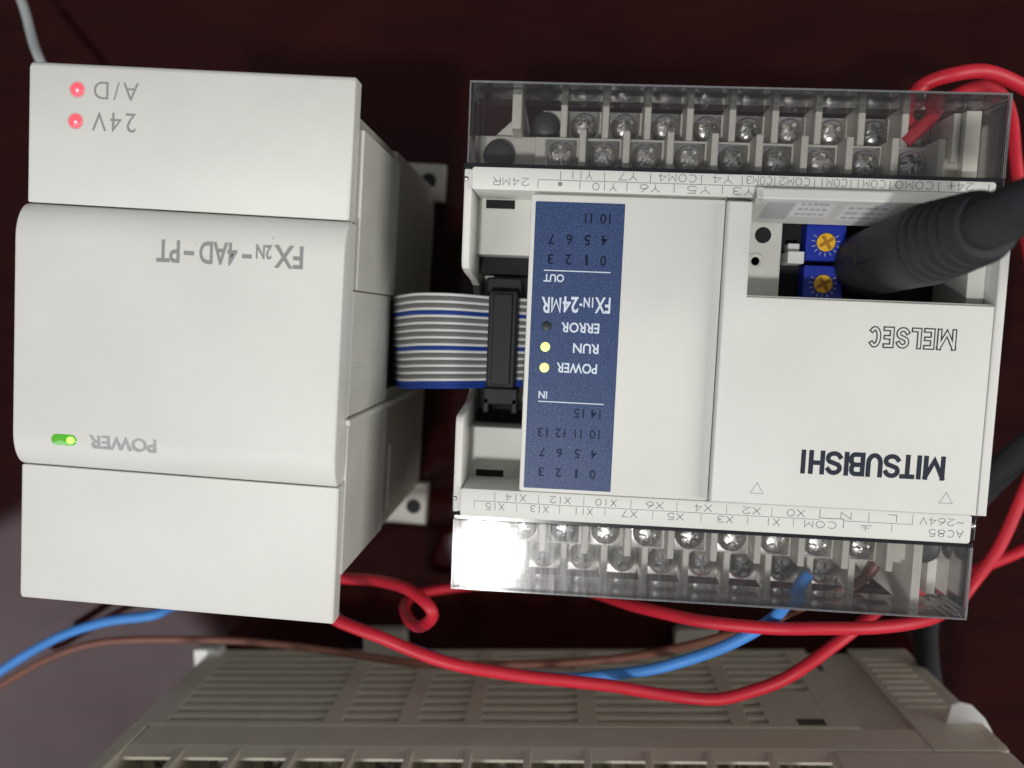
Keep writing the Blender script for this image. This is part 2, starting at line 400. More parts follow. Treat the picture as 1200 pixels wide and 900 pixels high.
# rear body
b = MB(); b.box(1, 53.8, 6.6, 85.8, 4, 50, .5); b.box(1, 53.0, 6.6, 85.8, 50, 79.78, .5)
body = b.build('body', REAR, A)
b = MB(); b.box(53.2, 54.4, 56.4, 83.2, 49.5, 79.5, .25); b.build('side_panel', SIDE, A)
b = MB(); b.box(53.2, 54.4, 7, 33.2, 50, 81, .25); b.build('side_panel', SIDE, A)
b = MB(); b.box(53.2, 54.0, 34.6, 56.2, 50.5, 80, .2)
for k in range(17):
    y = 38.3 + k * 1.02
    b.box(53.95, 54.1, y, y + .5, 51.5, 79, 0)
b.build('ribbed_panel', SIDE, A)
b = MB(); b.box(53.2, 54.9, 33.3, 34.4, 22, 82, .15); b.build('side_ledge', SIDE, A)
b = MB(); b.box(53.5, 53.95, 37.0, 56.5, 40, 49.5, 0); b.build('cable_slot', BLACKCAV, A)
b = MB(); b.box(53.7, 54.1, 10, 24, 42.5, 44, .15); b.build('side_rib', SIDE, A)
# front cover: profile in (y,z), raised middle with rounded shoulders
def shoulder(y0, z0, y1, z1, n=8):
    return [(y0 + (y1 - y0) * math.sin(PI / 2 * i / n) ** 1.0 * 1.0, z1 - (z1 - z0) * (1 - math.sin(PI / 2 * i / n)) ** 1.6) for i in range(n + 1)]
def cover_piece(prof, x0, x1, name, bev=.45):
    b = MB(); b.prism(prof, x0, x1, 'x', bev, 3); return b.build(name, IV, A, smooth=True)
cover_piece([(90.7, 79.8), (90.7, 83.0), (90.4, 83.7), (89.7, 84.1), (67.75, 84.1), (67.6, 84.0), (67.6, 79.8)], -1.1, 53.7, 'top_cover')
cover_piece([(23.0, 79.8), (23.0, 83.9), (22.9, 84.0), (.1, 84.0), (-.6, 83.7), (-.9, 83.0), (-.9, 79.8)], -1.6, 54.1, 'bottom_cover')
mid = [(67.45, 79.8)] + [(67.45 - 6.0 * (1 - math.cos(PI / 2 * i / 9)), 83.3 + 3.4 * math.sin(PI / 2 * i / 9)) for i in range(10)]
mid += [(23.2 + 6.0 * (1 - math.cos(PI / 2 * i / 9)), 83.5 + 3.2 * math.sin(PI / 2 * i / 9)) for i in range(9, -1, -1)] + [(23.2, 79.8)]
front = cover_piece(mid, -1.4, 53.9, 'front_cover')
tc_ = [o for o in C.objects if o.name == 'top_cover'][0]
for (x, y) in ((7.3, 86.3), (7.1, 81.2)):
    b = MB(); b.lathe([(1.35, 0), (1.35, .04), (1.15, .05)], (x, y, 84.09), 24); ring = b.build('indicator_lamp', HALO, A, label='small round red lamp, lit')
    b = MB(); b.lathe([(1.12, 0), (1.05, .12), (.7, .26), (.3, .31), (0, .32)], (x, y, 84.12), 24); b.build('lens', LEDR, ring, smooth=True)
    b = MB(); b.lathe([(.3, 0), (.2, .05), (0, .06)], (x + .15, y - .2, 84.42), 14); b.build('lamp_core', LEDC, ring, smooth=True)
b = MB(); b.prism(rounded(5.5, 9.9, 27.35, 29.25, .94), 86.5, 86.78, 'z', .12, 2); gl_ = b.build('indicator_lamp', LEDG, A, smooth=True, label='long green lamp, lit')
b = MB(); b.prism(rounded(8.2, 9.6, 27.7, 28.9, .55), 86.75, 86.82, 'z'); b.build('lamp_core', LEDGC, gl_)
put_word('A/D', 10.1, 17.7, 87.8, 2.9, 84.13, INK_G, A, -.004, 1.25)
put_word('24V', 9.9, 17.4, 82.9, 3.1, 84.13, INK_G, A, -.004, 1.25)
zt = 86.74
put_word('FX', 42.4, 47.2, 62.7, 3.65, zt, INK_G, A, .02)
put_word('2N', 39.4, 42.0, 62.6, 2.3, zt, INK_G, A, .02)
put_word('-', 37.1, 38.7, 60.95, .68, zt, INK_G, A)
put_word('4AD', 30.0, 36.3, 62.6, 3.65, zt, INK_G, A, .02)
put_word('-', 27.4, 29.1, 60.9, .68, zt, INK_G, A)
put_word('PT', 22.8, 26.7, 62.5, 3.65, zt, INK_G, A, .02)
put_word('POWER', 12.0, 23.6, 29.5, 2.35, zt, INK_L, A, .02)

# ================================================================ controller (centre)
B = thing('logic_controller', 'wide ivory controller with blue label, clear terminal covers and black plug in its open port', 'controller', (-19.41, -48.78, 0), -0.041)
TZ = 75.0
b = MB()
b.box(11.2, 44.1, 14.5, 75, 50, 73.9, .4); b.box(44.15, 88.4, 14.5, 54.8, 50, 73.9, .4); b.box(44.15, 88.4, 71.3, 75, 50, 73.9, .4)
b.box(44.15, 48.1, 54.8, 71.3, 50, 73.9, .2); b.box(11.2, 88.4, 14.5, 75, 8, 50, .4)
b.box(1, 89, 9, 82, 6, 50, .6)                        # rear
b.box(.2, 11.3, 15, 28.6, 8, 63.2, .3); b.box(.2, 11.3, 61.2, 75, 8, 64.2, .3)   # ledges of the connector bay
b.box(.2, 11.3, 28, 62, 8, 48, .3)
b.build('housing', IV2, B)
# rim of the connector bay: dips where the ribbon passes
prof = [(14.6, 30), (14.6, 74), (30.2, 74)] + [(30.2 + 1.8 * math.sin(a), 72.2 + 1.8 * math.cos(a)) for a in (0.4, .8, 1.2, 1.57)]
prof += [(32.4, 66), (33.0, 60), (34.6, 54.5), (36.5, 52.5), (54, 52.5), (55.5, 54.5), (56.5, 60), (57.0, 66)]
prof += [(57.4 + 0.0, 70.5), (57.9, 73.2), (59.2, 74), (75, 74), (75, 30)]
b = MB(); b.prism(prof, -.7, .75, 'x', .3, 2); b.build('bay_rim', IV, B, smooth=True)
# label strips with terminal numbers
def strip(y0, y1, x1):
    b = MB(); b.prism(rounded(.75, x1, y0, y1, .5, 3), 55, TZ, 'z', .18, 2); return b.build('label_strip', IV, B, smooth=True)
s1 = strip(71.45, 75.3, 88.3); s2 = strip(14.0, 19.0, 89.2)
T1 = [('24MR', 4.5, 10.6, 74.0, 1.35), ('Y11', 17.6, 21.4), ('Y7', 26.0, 29.0), ('COM4', 32.7, 39.0), ('Y4', 41.8, 45.0), ('COM3', 47.4, 51.6), ('COM2', 52.9, 57.9), ('COM1', 59.5, 64.0), ('COM1', 65.4, 70.3), ('COM0', 72.0, 78.1), ('24+', 80.5, 84.6)]
T2 = [('Y10', 21.6, 25.6), ('Y6', 29.6, 32.9), ('Y5', 37.6, 41.4), ('Y3', 45.2, 48.6), ('Y2', 53.0, 56.2)]
L1 = [('X14', 8.9, 12.4), ('X12', 16.8, 20.3), ('X10', 24.8, 28.4), ('X6', 33.7, 36.6), ('X4', 42.1, 45.0), ('X2', 50.4, 53.4), ('X0', 58.0, 61.0), ('N', 67.2, 68.9), ('L', 75.2, 76.6)]
L2 = [('X15', 5.4, 8.6), ('X13', 13.3, 16.5), ('X11', 21.0, 24.3), ('X7', 29.5, 32.1), ('X5', 37.5, 40.2), ('X3', 46.1, 48.8), ('X1', 54.4, 56.8), ('COM', 61.1, 66.5)]
K1 = [16.0, 23.5, 31.3, 39.9, 46.7, 52.1, 58.7, 64.7, 71.1, 79.0, 87.1]
K2 = [12.2, 19.4, 27.4, 35.4, 43.5, 50.9]
K3 = [6.9, 14.7, 22.7, 31.0, 39.0, 47.6, 55.4, 63.6, 71.9]
K4 = [3.3, 10.9, 18.5, 26.5, 34.9, 43.3, 51.3, 59.2, 67.7, 75.9]
z = TZ + .02
b = MB()
for t in T1:
    if len(t) == 5: stroke_word(b, t[0], t[1], t[2], 73.55, 1.25, z)
    else: stroke_word(b, *t, 75.0, 1.25, z)
for t in T2: stroke_word(b, *t, 73.1, 1.2, z)
b.ribbon([(12.2, 72.0), (12.2, 73.4), (88, 73.4)], .11, z + .004)
for k in K1: b.ribbon([(k, 73.5), (k, 74.9)], .12, z)
for k in K2[1:]: b.ribbon([(k, 72.0), (k, 73.3)], .12, z)
b.lathe([(.38, 0), (.38, .005)], (16.0, 72.75, z), 14)
b.build('lettering', INK_T, s1)
b = MB()
for t in L1: stroke_word(b, *t, 18.35, 1.15, z)
for t in L2: stroke_word(b, *t, 16.55, 1.15, z)
stroke_word(b, '~264V', 80.6, 87.8, 18.2, 1.2, z); stroke_word(b, 'AC85', 82.2, 87.9, 16.2, 1.2, z)
b.ribbon([(3.3, 15.6), (3.3, 16.85), (63.6, 16.85)], .09, z + .004); b.ribbon([(67.7, 16.85), (79.3, 16.85), (79.3, 18.7)], .09, z + .004)
b.ribbon([(63.6, 18.7), (63.6, 17.15), (67.7, 17.15), (67.7, 15.6)], .14, z + .002)
for k in K3[:-2] + [71.9]: b.ribbon([(k, 17.0), (k, 18.5)], .09, z)
for k in K4[1:-2] + [75.9]: b.ribbon([(k, 15.4), (k, 16.7)], .09, z)
b.ribbon([(71.5, 15.3), (71.5, 16.2)], .1, z); b.ribbon([(70.6, 16.2), (72.4, 16.2)], .12, z); b.ribbon([(70.9, 15.8), (72.1, 15.8)], .1, z)
b.build('lettering', INK_T, s2)
# dark slots in the bay ledges
for (x0, x1, y0, y1, zz) in ((2.3, 7.7, 69.7, 71.3, 64.22), (2.2, 7.5, 18.6, 20.3, 63.22)):
    b = MB(); b.box(x0, x1, y0, y1, zz - .5, zz + .03); b.build('slot', BLACKCAV, B)
# front panel and its blue label
b = MB(); b.prism(rounded(11.2, 44.0, 19.3, 70.8, .4, 3), 60, 76, 'z', .22, 2); b.build('front_panel', IV, B, smooth=True)
b = MB(); b.prism(rounded(12.0, 27.2, 19.95, 69.6, .15, 2), 75.9, 76.06, 'z'); lab = b.build('label_plate', LABEL, B)
zl = 76.08
W_ = lambda t, x0, x1, y, h, m, wt=.0, sp=1.0: put_word(t, x0, x1, y, h, zl, m, lab, wt, sp)
xs = [23.95, 21.1, 18.0, 14.95]
def nums(row, y, h=1.75, ink=INK_N):
    for t, x in zip(row, xs):
        if t:
            wd = {1: 1.0, 2: 1.75}[len(t)]
            if t == '1': wd = .42
            if t == '11': wd = 1.2
            W_(t, x - wd / 2, x + wd / 2, y + h / 2, h, ink, .012)
nums(['10', '11'], 67.0); nums(['4', '5', '6', '7'], 63.3); nums(['0', '1', '2', '3'], 59.9)
W_('OUT', 13.9, 17.4, 57.35, 1.35, INK_W, .02)
W_('FX', 22.9, 25.55, 53.7, 2.75, INK_W, .02); W_('1N', 20.95, 22.6, 53.6, 1.75, INK_W, .02); W_('-', 20.25, 20.75, 52.5, .4, INK_W); W_('24', 17.4, 20.1, 53.6, 2.75, INK_W, .02); W_('R', 13.7, 15.15, 53.4, 2.75, INK_W, .02)
b = MB(); b.ribbon([(x, y) for x, y in ((16.95, 53.2), (16.95, 50.95), (16.25, 52.9), (15.55, 50.95), (15.55, 53.2))], .36, zl); b.build('lettering', INK_W, lab)
W_('ERROR', 17.3, 23.85, 49.2, 1.75, INK_W, .02); W_('RUN', 19.5, 23.9, 45.65, 1.7, INK_W, .02); W_('POWER', 16.8, 23.8, 42.2, 1.75, INK_W, .02)
W_('IN', 13.9, 15.4, 37.1, 1.3, INK_W, .02)
nums(['14', '15'], 33.5, 1.6, INK_F); nums(['10', '11', '12', '13'], 29.9, 1.6, INK_F); nums(['4', '5', '6', '7'], 26.4, 1.6, INK_F); nums(['0', '1', '2', '3'], 22.9, 1.6, INK_F)
b = MB(); b.ribbon([(13.95, 57.95), (25.2, 57.95)], .17, zl); b.build('rule_line', INK_W, lab)
b = MB(); b.ribbon([(13.95, 35.3), (25.2, 35.25)], .17, zl); b.build('rule_line', INK_W, lab)
for (x, y, m, l) in ((14.8, 48.4, LEDO, 'dark unlit lamp'), (14.7, 44.8, LEDY, 'lit yellow-green lamp'), (14.7, 41.2, LEDY, 'lit yellow-green lamp')):
    b = MB(); b.lathe([(.82, 0), (.82, .1), (.72, .22), (0, .28)], (x, y, 76.05), 24); b.build('indicator_lamp', m, B, smooth=True, label=l)

# right-hand lid with the open programming port
LZ = 78.0
poly = [(44.15, 19.6), (88.3, 19.6), (88.3, 54.7), (48.1, 54.7), (48.1, 70.4), (44.15, 70.4)]
b = MB(); b.prism(poly, 72, LZ, 'z', .3, 3); lid = b.build('front_lid', IV, B, smooth=True)
b = MB(); b.prism([(88.45, 19.6), (90.0, 19.6), (90.0, 72.4), (88.45, 72.4)], 40, LZ, 'z', .3, 3); b.build('side_rail', IV, B, smooth=True)
b = MB(); b.box(48.1, 88.3, 54.3, 55.0, 74, 77.3, .15); b.build('lid_step', IV2, lid)
def big_word(cells, v_right, x_right, k, yb, h, layers):
    for lay, (wd, ink) in enumerate(layers):
        b = MB()
        for c, v0, v1 in cells:
            x0, x1 = (x_right - (v_right - v) / k * .1413 for v in (v0, v1)); w0 = layers[0][0]
            if c == 'I': x0 = x1 = (x0 + x1) / 2
            else: x0 += w0 / 2; x1 -= w0 / 2
            for n_, pl in enumerate(GB.get(c, G[c])): b.ribbon([(x1 - p[0] * (x1 - x0), yb - w0 / 2 - p[1] * (h - w0)) for p in pl], wd, LZ + .02 + .004 * n_ + .03 * lay)
        b.build('lettering', ink, lid)
GB = {'M': [[(0, 0), (0, 1)], [(0, .97), (.5, .12), (1, .97)], [(1, 1), (1, 0)]],
 'B': [[(0, 0), (0, 1)], [(0, 1), (.6, 1)] + arc(.64, .76, .3, .24, 85, -85, 8) + [(0, .52)], [(.6, .52)] + arc(.66, .26, .34, .26, 85, -85, 8) + [(0, 0)]]}
big_word((('M', 856, 968), ('I', 824, 844), ('T', 736, 814), ('S', 648, 740), ('U', 560, 647), ('B', 470, 555), ('I', 450, 468), ('S', 348, 440), ('H', 262, 346), ('I', 222, 246)), 968, 82.55, 4.444, 29.4, 4.1, ((.79, INK_D),))
big_word((('M', 853, 930), ('E', 800, 846), ('L', 752, 794), ('S', 692, 748), ('E', 641, 686), ('C', 586, 635)), 930, 82.6, 3.43, 50.7, 3.6, ((.80, INK_D), (.36, IV)))
for x in (51.8, 83.1):
    b = MB(); b.ribbon([(x, 23.3), (x + 1.1, 21.5), (x - 1.1, 21.5), (x, 23.3)], .13, LZ + .02); b.build('triangle_mark', INK_L, lid)
# port interior
pz = 66.0
b = MB(); b.box(48.2, 56.3, 55.0, 71.2, 50, pz, .2); b.build('port_floor', IV2, B)
b = MB(); b.box(85.5, 88.4, 55, 71.2, 50, 74, .2); b.build('port_wall', IV2, B)
b = MB(); b.box(56.3, 85.5, 55.0, 71.2, 50.5, 61.5); b.build('port_recess', BLACKCAV, B)
b = MB(); b.lathe([(1.45, 0), (1.45, .1)], (52.9, 66.3, pz - .04), 24); b.build('screw_hole', BLACKCAV, B)
b = MB(); b.lathe([(1.55, 0), (1.5, .3), (1.2, .45), (.9, .3), (.75, .12), (.75, 0)], (51.8, 61.6, pz), 24); b.build('boss', IV, B, smooth=True)
b = MB(); b.box(57.5, 60.4, 61.4, 63.6, 61.5, 66.4, .2); b.box(57.9, 60.0, 63.4, 65.2, 61.5, 64.4, .2); b.build('slide_switch', WHITEP, B)
for yc in (65.5, 58.0):
    t = MB(); t.box(60.9, 68.0, yc - 3.35, yc + 3.35, 61.5, 65.0, .35); t = t.build('trimmer', POTB, B)
    b = MB(); b.lathe([(1.65, 0), (1.65, .3), (1.5, .42), (0, .42)], (64.4, yc, 65.0), 28); d = b.build('dial', POTY, t, smooth=True)
    b = MB()
    for a in (.55, .55 + PI / 2):
        c, s_ = math.cos(a), math.sin(a)
        b.ribbon([(64.4 - c * 1.05, yc - s_ * 1.05), (64.4 + c * 1.05, yc + s_ * 1.05)], .62, 65.44 + .01 * (a > 1))
    b.build('cross_slot', POTS, d)
    b = MB()
    for k in range(11):
        a = math.radians(150 + 24 * k); b.ribbon([(64.4 + 1.95 * math.cos(a), yc + 1.95 * math.sin(a)), (64.4 + 2.5 * math.cos(a), yc + 2.5 * math.sin(a))], .12, 65.02)
    b.build('tick_marks', STKG, t)
# flap standing open over the port
fm = Matrix.Translation((0, 68.4, 66.5)) @ Matrix.Rotation(math.radians(-16), 4, 'X')
b = MB()
b.box(48.6, 86.6, 0, 1.0, 0, 12.0, .2, m=fm); b.box(48.6, 86.6, -.9, 1.0, 10.6, 12.2, .25, m=fm)
b.prism([(0, 2), (1, 2), (1, 12.2), (-.9, 12.2), (-.9, 7)], 48.6, 49.8, 'x', .2, m=fm)
fl = b.build('port_flap', IV, B)
for (x0, x1, z0, z1, mt) in ((51.2, 55.8, 2.2, 10.2, STKG), (56.2, 62.6, 3.4, 9.6, STK), (64.4, 72.5, 2.4, 9.8, STK), (74.2, 78.5, 4, 8, STK)):
    b = MB(); b.box(x0, x1, -.06, 0, z0, z1, m=fm); st = b.build('sticker', mt, fl)
    if mt is STK and x1 - x0 > 5:
        b = MB()
        for k in range(3):
            for j in range(5):
                xx = x0 + .7 + j * (x1 - x0 - 1.4) / 5; b.box(xx, xx + (x1 - x0) / 5 * random.uniform(.45, .8), -.08, -.05, z0 + .8 + k * 2.0, z0 + 1.6 + k * 2.0, m=fm)
        b.build('small_print', STKG, st)

# terminal blocks: two stepped rows each, barriers, screws
def screw_mesh():
    bm = bmesh.new(); n = 32; rr = [0, .25, .5, .8, 1.1, 1.45, 1.8, 2.1, 2.35, 2.52, 2.6, 2.6]
    zz = [1.75, 1.74, 1.73, 1.70, 1.66, 1.58, 1.46, 1.28, 1.02, .66, .3, 0]
    ring = []
    for r, z0 in zip(rr, zz):
        if r == 0: ring.append([bm.verts.new((0, 0, .9))]); continue
        row = []
        for i in range(n):
            a = 2 * PI * i / n; x, y = r * math.cos(a), r * math.sin(a)
            dx, dy = min(abs(x), abs(y)), max(abs(x), abs(y))
            dep = .85 if (dx < .38 and dy < 1.7) else 0
            row.append(bm.verts.new((x, y, z0 - dep)))
        ring.append(row)
    for P, Q in zip(ring, ring[1:]):
        for i in range(n):
            j = (i + 1) % n
            if len(P) == 1: bm.faces.new((P[0], Q[i], Q[j]))
            else: bm.faces.new((P[i], Q[i], Q[j], P[j]))
    bmesh.ops.recalc_face_normals(bm, faces=bm.faces[:])
    bmesh.ops.scale(bm, vec=(S, S, S), verts=bm.verts[:])
    me = bpy.data.meshes.new('screw'); bm.to_mesh(me); bm.free(); me.materials.append(METAL)
    for p in me.polygons: p.use_smooth = True
    me.set_sharp_from_angle(angle=math.radians(40)); return me
def plate_mesh():
    b = MB(); b.box(-2.9, 2.9, -3.0, 3.0, 0, .45, .12); b.lathe([(2.75, .45), (2.75, .75), (2.6, .85), (2.0, .85)], n=24)
    o = b.build('washer_plate', METAL, None, smooth=True); me = o.data; bpy.data.objects.remove(o); return me
SCREW, PLATE = screw_mesh(), plate_mesh()
def terminals(tb, xs_in, y_in, xs_out, y_out, sgn):
    for xs_, y, z0 in ((xs_in, y_in, 64.6), (xs_out, y_out, 57.6)):
        for x in xs_:
            p = link('terminal_screw', SCREW, tb, (x, y, z0 + .8)); p.rotation_euler = (random.uniform(-.06, .06), random.uniform(-.06, .06), random.uniform(0, PI))
            q = link('washer_plate', PLATE, p); q.rotation_euler = (0, 0, -p.rotation_euler.z); q.location = (0, 0, -.8 * S)
PIT = 7.72
def block(top):
    b = MB(); f_ = (lambda y: y) if top else (lambda y: 90 - y)
    def bx(x0, x1, y0, y1, z0, z1, bv=.15):
        ya, yb = sorted((f_(y0), f_(y1))); b.box(x0, x1, ya, yb, z0, z1, bv)
    bx(11.0 if top else 7.0, 86 if top else 83.5, 74, 82.9, 40, 64.6); bx(12 if top else 10.5, 84.5 if top else 79, 82.5, 89.4, 38, 57.6)
    if top:
        bx(.6, 11.2, 76, 83.4, 40, 62.0); bx(6.9, 8.6, 83, 89.8, 40, 70); b.prism([(2.5, 83.2), (7.1, 83.2), (7.1, 87.5)], 58, 60, 'z')
        bx(85.8, 88.4, 75.2, 88.6, 40, 68); bx(81.8 + .4, 86, 75.2, 80.8, 40, 66.0); bx(84.2, 85.4, 80, 88.4, 40, 67)
    else:
        bx(3.0, 7.2, 75, 82, 40, 60); bx(78.3, 82.6, 75, 82, 40, 66); bx(82.4, 84.0, 75, 90, 40, 69.5)
        bx(84, 89.3, 75, 83.5, 40, 62); b.prism([(72.5, 10.0), (80.5, 10.0), (78.8, 1.2)], 50, 60, 'z', .2) ; bx(87.6, 89.3, 82, 88.8, 40, 64)
    tb = b.build('terminal_block', TERM, B, smooth=True)
    xi = [15.75 + PIT * k for k in range(9)] if top else [11.75 + 7.83 * k for k in range(9)]
    xo = [19.9 + 7.66 * k for k in range(9)] if top else [15.9 + 7.75 * k for k in range(8)]
    bars = MB
    for xx, ya, yb, z1 in [(x + .5 * (xi[1] - xi[0]), 75.4, 83.3, 69.6) for x in xi] + [(x - .5 * (xo[1] - xo[0]), 82.8, 90.2, 63.6) for x in xo] + [(xo[-1] + 3.85, 82.8, 90.2, 63.6)]:
        if top and xx > 81.5: continue
        m_ = MB(); y0, y1 = sorted((f_(ya), f_(yb)))
        m_.box(xx - .62, xx + .62, y0, y1, 56, z1, .2); m_.build('barrier', TERM, tb)
    terminals(tb, xi, f_(79.35) if top else 10.35, xo, f_(86.25) if top else 3.05, 1)
    return tb
t1 = block(True); t2 = block(False)
# mounting screws under the covers
for (x, y, z0, r) in ((4.3, 79.6, 62.0, 2.9), (12.6, 86.0, 57.7, 2.7), (84.9, 78.3, 60, 2.6), (87.0, 9.9, 62.0, 2.9)):
    b = MB(); b.lathe([(r, 0), (r, 1.6), (r - .4, 2.2), (r - 1.2, 2.5), (0, 2.6)], (x, y, z0), 28); b.build('cap_screw', SCREWG, B, smooth=True)

# clear terminal covers
def cover(top):
    f_ = (lambda y: y) if top else (lambda y: 90.3 - y)
    x0, x1 = (-.3, 90.1) if top else (-.5, 90.3)
    ya, yb = (76.1, 90.0) if top else (77.2, 90.1)
    b = MB()
    def bx(xa, xb, y0, y1, z0, z1, bv=.0):
        p, q = sorted((f_(y0), f_(y1))); b.box(xa, xb, p, q, z0, z1, bv)
    bx(x0, x1, ya, yb, 73.0, 74.0, .25)
    cv = b.build('terminal_cover', CLEAR if top else CLEARS, B)
    b = MB()
    bx(x0, x0 + 1.1, ya, yb, 60, 72.98, .2); bx(x1 - 1.1, x1, ya, yb, 60, 72.98, .2); bx(x0 + 1.12, x1 - 1.12, yb - 1.1, yb, 62.5, 72.98, .2)
    b.build('cover_wall', CLEARW, cv)
    b = MB(); bx(x0 + .1, x1 - .1, ya - .85, ya - .02, 72.9, 74.05, .1); b.build('cover_edge', RAIL, cv)
    b = MB(); bx(x0 - .02, x1 + .02, yb - .28, yb + .02, 73.7, 74.06, .05); bx(x0 - .02, x0 + .26, ya, yb - .3, 73.7, 74.06, .05); bx(x1 - .26, x1 + .02, ya, yb - .3, 73.7, 74.06, .05)
    b.build('rim_highlight', RIM, cv)
    for xx in ((-.95, 89.0) if top else (-.95, 89.4)):
        m_ = MB(); p, q = sorted((f_(72.2), f_(76.2))); m_.box(xx, xx + 1.35, p, q, 64, 73.6, .3); m_.build('hinge_arm', RAIL, cv)
        m_ = MB(); m_.lathe([(.55, 0), (.5, .3), (.3, .5), (0, .55)], (xx + .65, f_(73.4), 73.6), 16); m_.build('hinge_pin', METAL, cv, smooth=True)
cover(True); cover(False)

# ================================================================ ribbon cable
Rb = thing('ribbon_cable', 'flat grey ribbon cable with blue stripes and black connector between the two ivory devices', 'cable', (0, 0, 0))
def toB(x, y, z):
    c, s_ = math.cos(-.041), math.sin(-.041); return (-19.41 + c * x - s_ * y, -48.78 + s_ * x + c * y, z)
def toA(x, y, z):
    c, s_ = math.cos(-.0643), math.sin(-.0643); return (-92.79 + c * x - s_ * y, -47.75 + s_ * x + c * y, z)
NC = 27
RT = [(-38.7, 4.5, 40.0), (-36.3, 4.5, 46.0), (-32.8, 4.7, 54.0), (-27.9, 5.0, 60.0), (-20.8, 4.8, 63.0), (-13.8, 4.3, 60.0), (-6.4, 3.8, 59.0)]
RBM = [(-38.2, -14.2, 39.0), (-35.8, -13.9, 45.0), (-32.4, -13.6, 53.0), (-27.2, -13.0, 60.0), (-20.9, -12.7, 63.0), (-15.0, -12.8, 60.0), (-7.7, -12.6, 59.0)]
for k in range(NC):
    t = k / (NC - 1)
    pts = [Vector(a).lerp(Vector(c), t) for a, c in zip(RT, RBM)]
    white = k % 2 == 0 and k < 26
    mt = RIB_W if white else (RIB_B if k in (5, 15, 25, 26) else RIB_G)
    b = MB(); b.tube(pts, (.30 if white else .43), 8, 4); b.build('conductor', mt, Rb, smooth=True)
cm = Matrix.Translation(toB(0, 0, 0)) @ Matrix.Rotation(-.041, 4, 'Z')
b = MB()
b.box(2.6, 9.6, 35.4, 55.0, 52, 58.3, .3, m=cm)
b.box(3.4, 8.9, 36.2, 54.6, 58.3, 63.2, .35, m=cm)
b.box(4.3, 8.0, 36.8, 54.0, 63.2, 63.7, .2, m=cm)
for (ya, yb) in ((31.0, 36.0), (54.4, 57.2)):
    b.box(2.7, 9.5, ya + (1.6 if ya < 40 else 0), yb, 52, 60.8, .35, m=cm)
b.box(2.7, 4.0, 31.0, 34, 52, 60.8, .3, m=cm); b.box(8.2, 9.5, 31.0, 34, 52, 60.8, .3, m=cm)
b.build('connector', BLACK, Rb)
b = MB(); b.box(1.0, 11.2, 28.9, 61.0, 48, 49, m=cm); b.box(1.2, 11.2, 57.9, 61.15, 49, 58.5, m=cm); b.box(1.2, 11.2, 28.65, 30.6, 49, 56, m=cm); b.build('socket_and_lining', BLACKCAV, B).matrix_parent_inverse = B.matrix_world.inverted()  # socket floor; the end blocks are black lining standing in for pocket shade

# ================================================================ programming plug with its cable
P = thing('plug_cable', 'thick black round plug with ribbed strain relief, its cable running off to the right', 'plug', (0, 0, 0))
pm = Matrix.Translation((54.9, 9.9, 62)) @ Matrix.Rotation(math.radians(3), 4, 'Y') @ Matrix.Rotation(math.radians(-4), 4, 'X')
b = MB(); b.lathe([(5.0, 0), (5.6, .8), (5.9, 3), (6.05, 10), (6.2, 20), (6.35, 24.5), (6.25, 26.2), (6.0, 27)], n=40, m=pm); b.build('plug_body', RUBBER, P, smooth=True)
b = MB(); pr = [(5.6, 26.8)]
for k in range(5):
    z0 = 27.0 + k * 2.5; r = 6.15 - .22 * k
    pr += [(r - .38, z0), (r - .08, z0 + .35), (r, z0 + .9), (r - .08, z0 + 1.5), (r - .4, z0 + 1.9)]
pr += [(4.8, 39.6), (4.5, 40.3), (3.4, 40.6)]
b.lathe(pr, n=40, m=pm); b.build('strain_relief', RUBBER, P, smooth=True)
b = MB(); b.box(-6.25, -5.6, -2.0, -1.6, 12, 19, .1, m=pm); b.box(-6.2, -5.5, -2.0, 1.6, 12, 12.4, .1, m=pm); b.build('arrow_mark', RUBBER, P)
CAB = [(56.6, 12.6, 101.0), (57.2, 13.6, 106.0), (58.6, 14.6, 110.5), (62.5, 15.6, 113.0), (69, 15.6, 108.0), (85.3, 9.8, 88.0), (101.1, -3.9, 60.0), (104.4, -20.4, 42.0), (101.5, -28.4, 34.0), (98.6, -35.9, 28.0), (95.3, -45.3, 22.0), (92.5, -56.9, 18.0), (91.5, -68.2, 16.0), (91.2, -76.9, 14.0), (93.7, -86.5, 10.0), (97, -97.6, 6.0), (99, -120, 4), (100, -180, 3.2)]
b = MB(); b.tube(CAB, 3.1, 20, 8, radii=(3.6, 2.6)); b.build('cable', RUBBER, P, smooth=True)

# ================================================================ older controller at the bottom edge
D = thing('vented_controller', 'large aged beige controller with slotted vents, lying along the bottom edge under the wires', 'controller', (-98.68, -93.33, 0), 0.0272)
CW = 191.0
b = MB(); b.box(0, CW, -88, -20.1, 0, 29.8, .4); b.box(0, CW, -20.1, -2.4, 0, 27.9); b.build('inner_wall', LOWDARK, D)
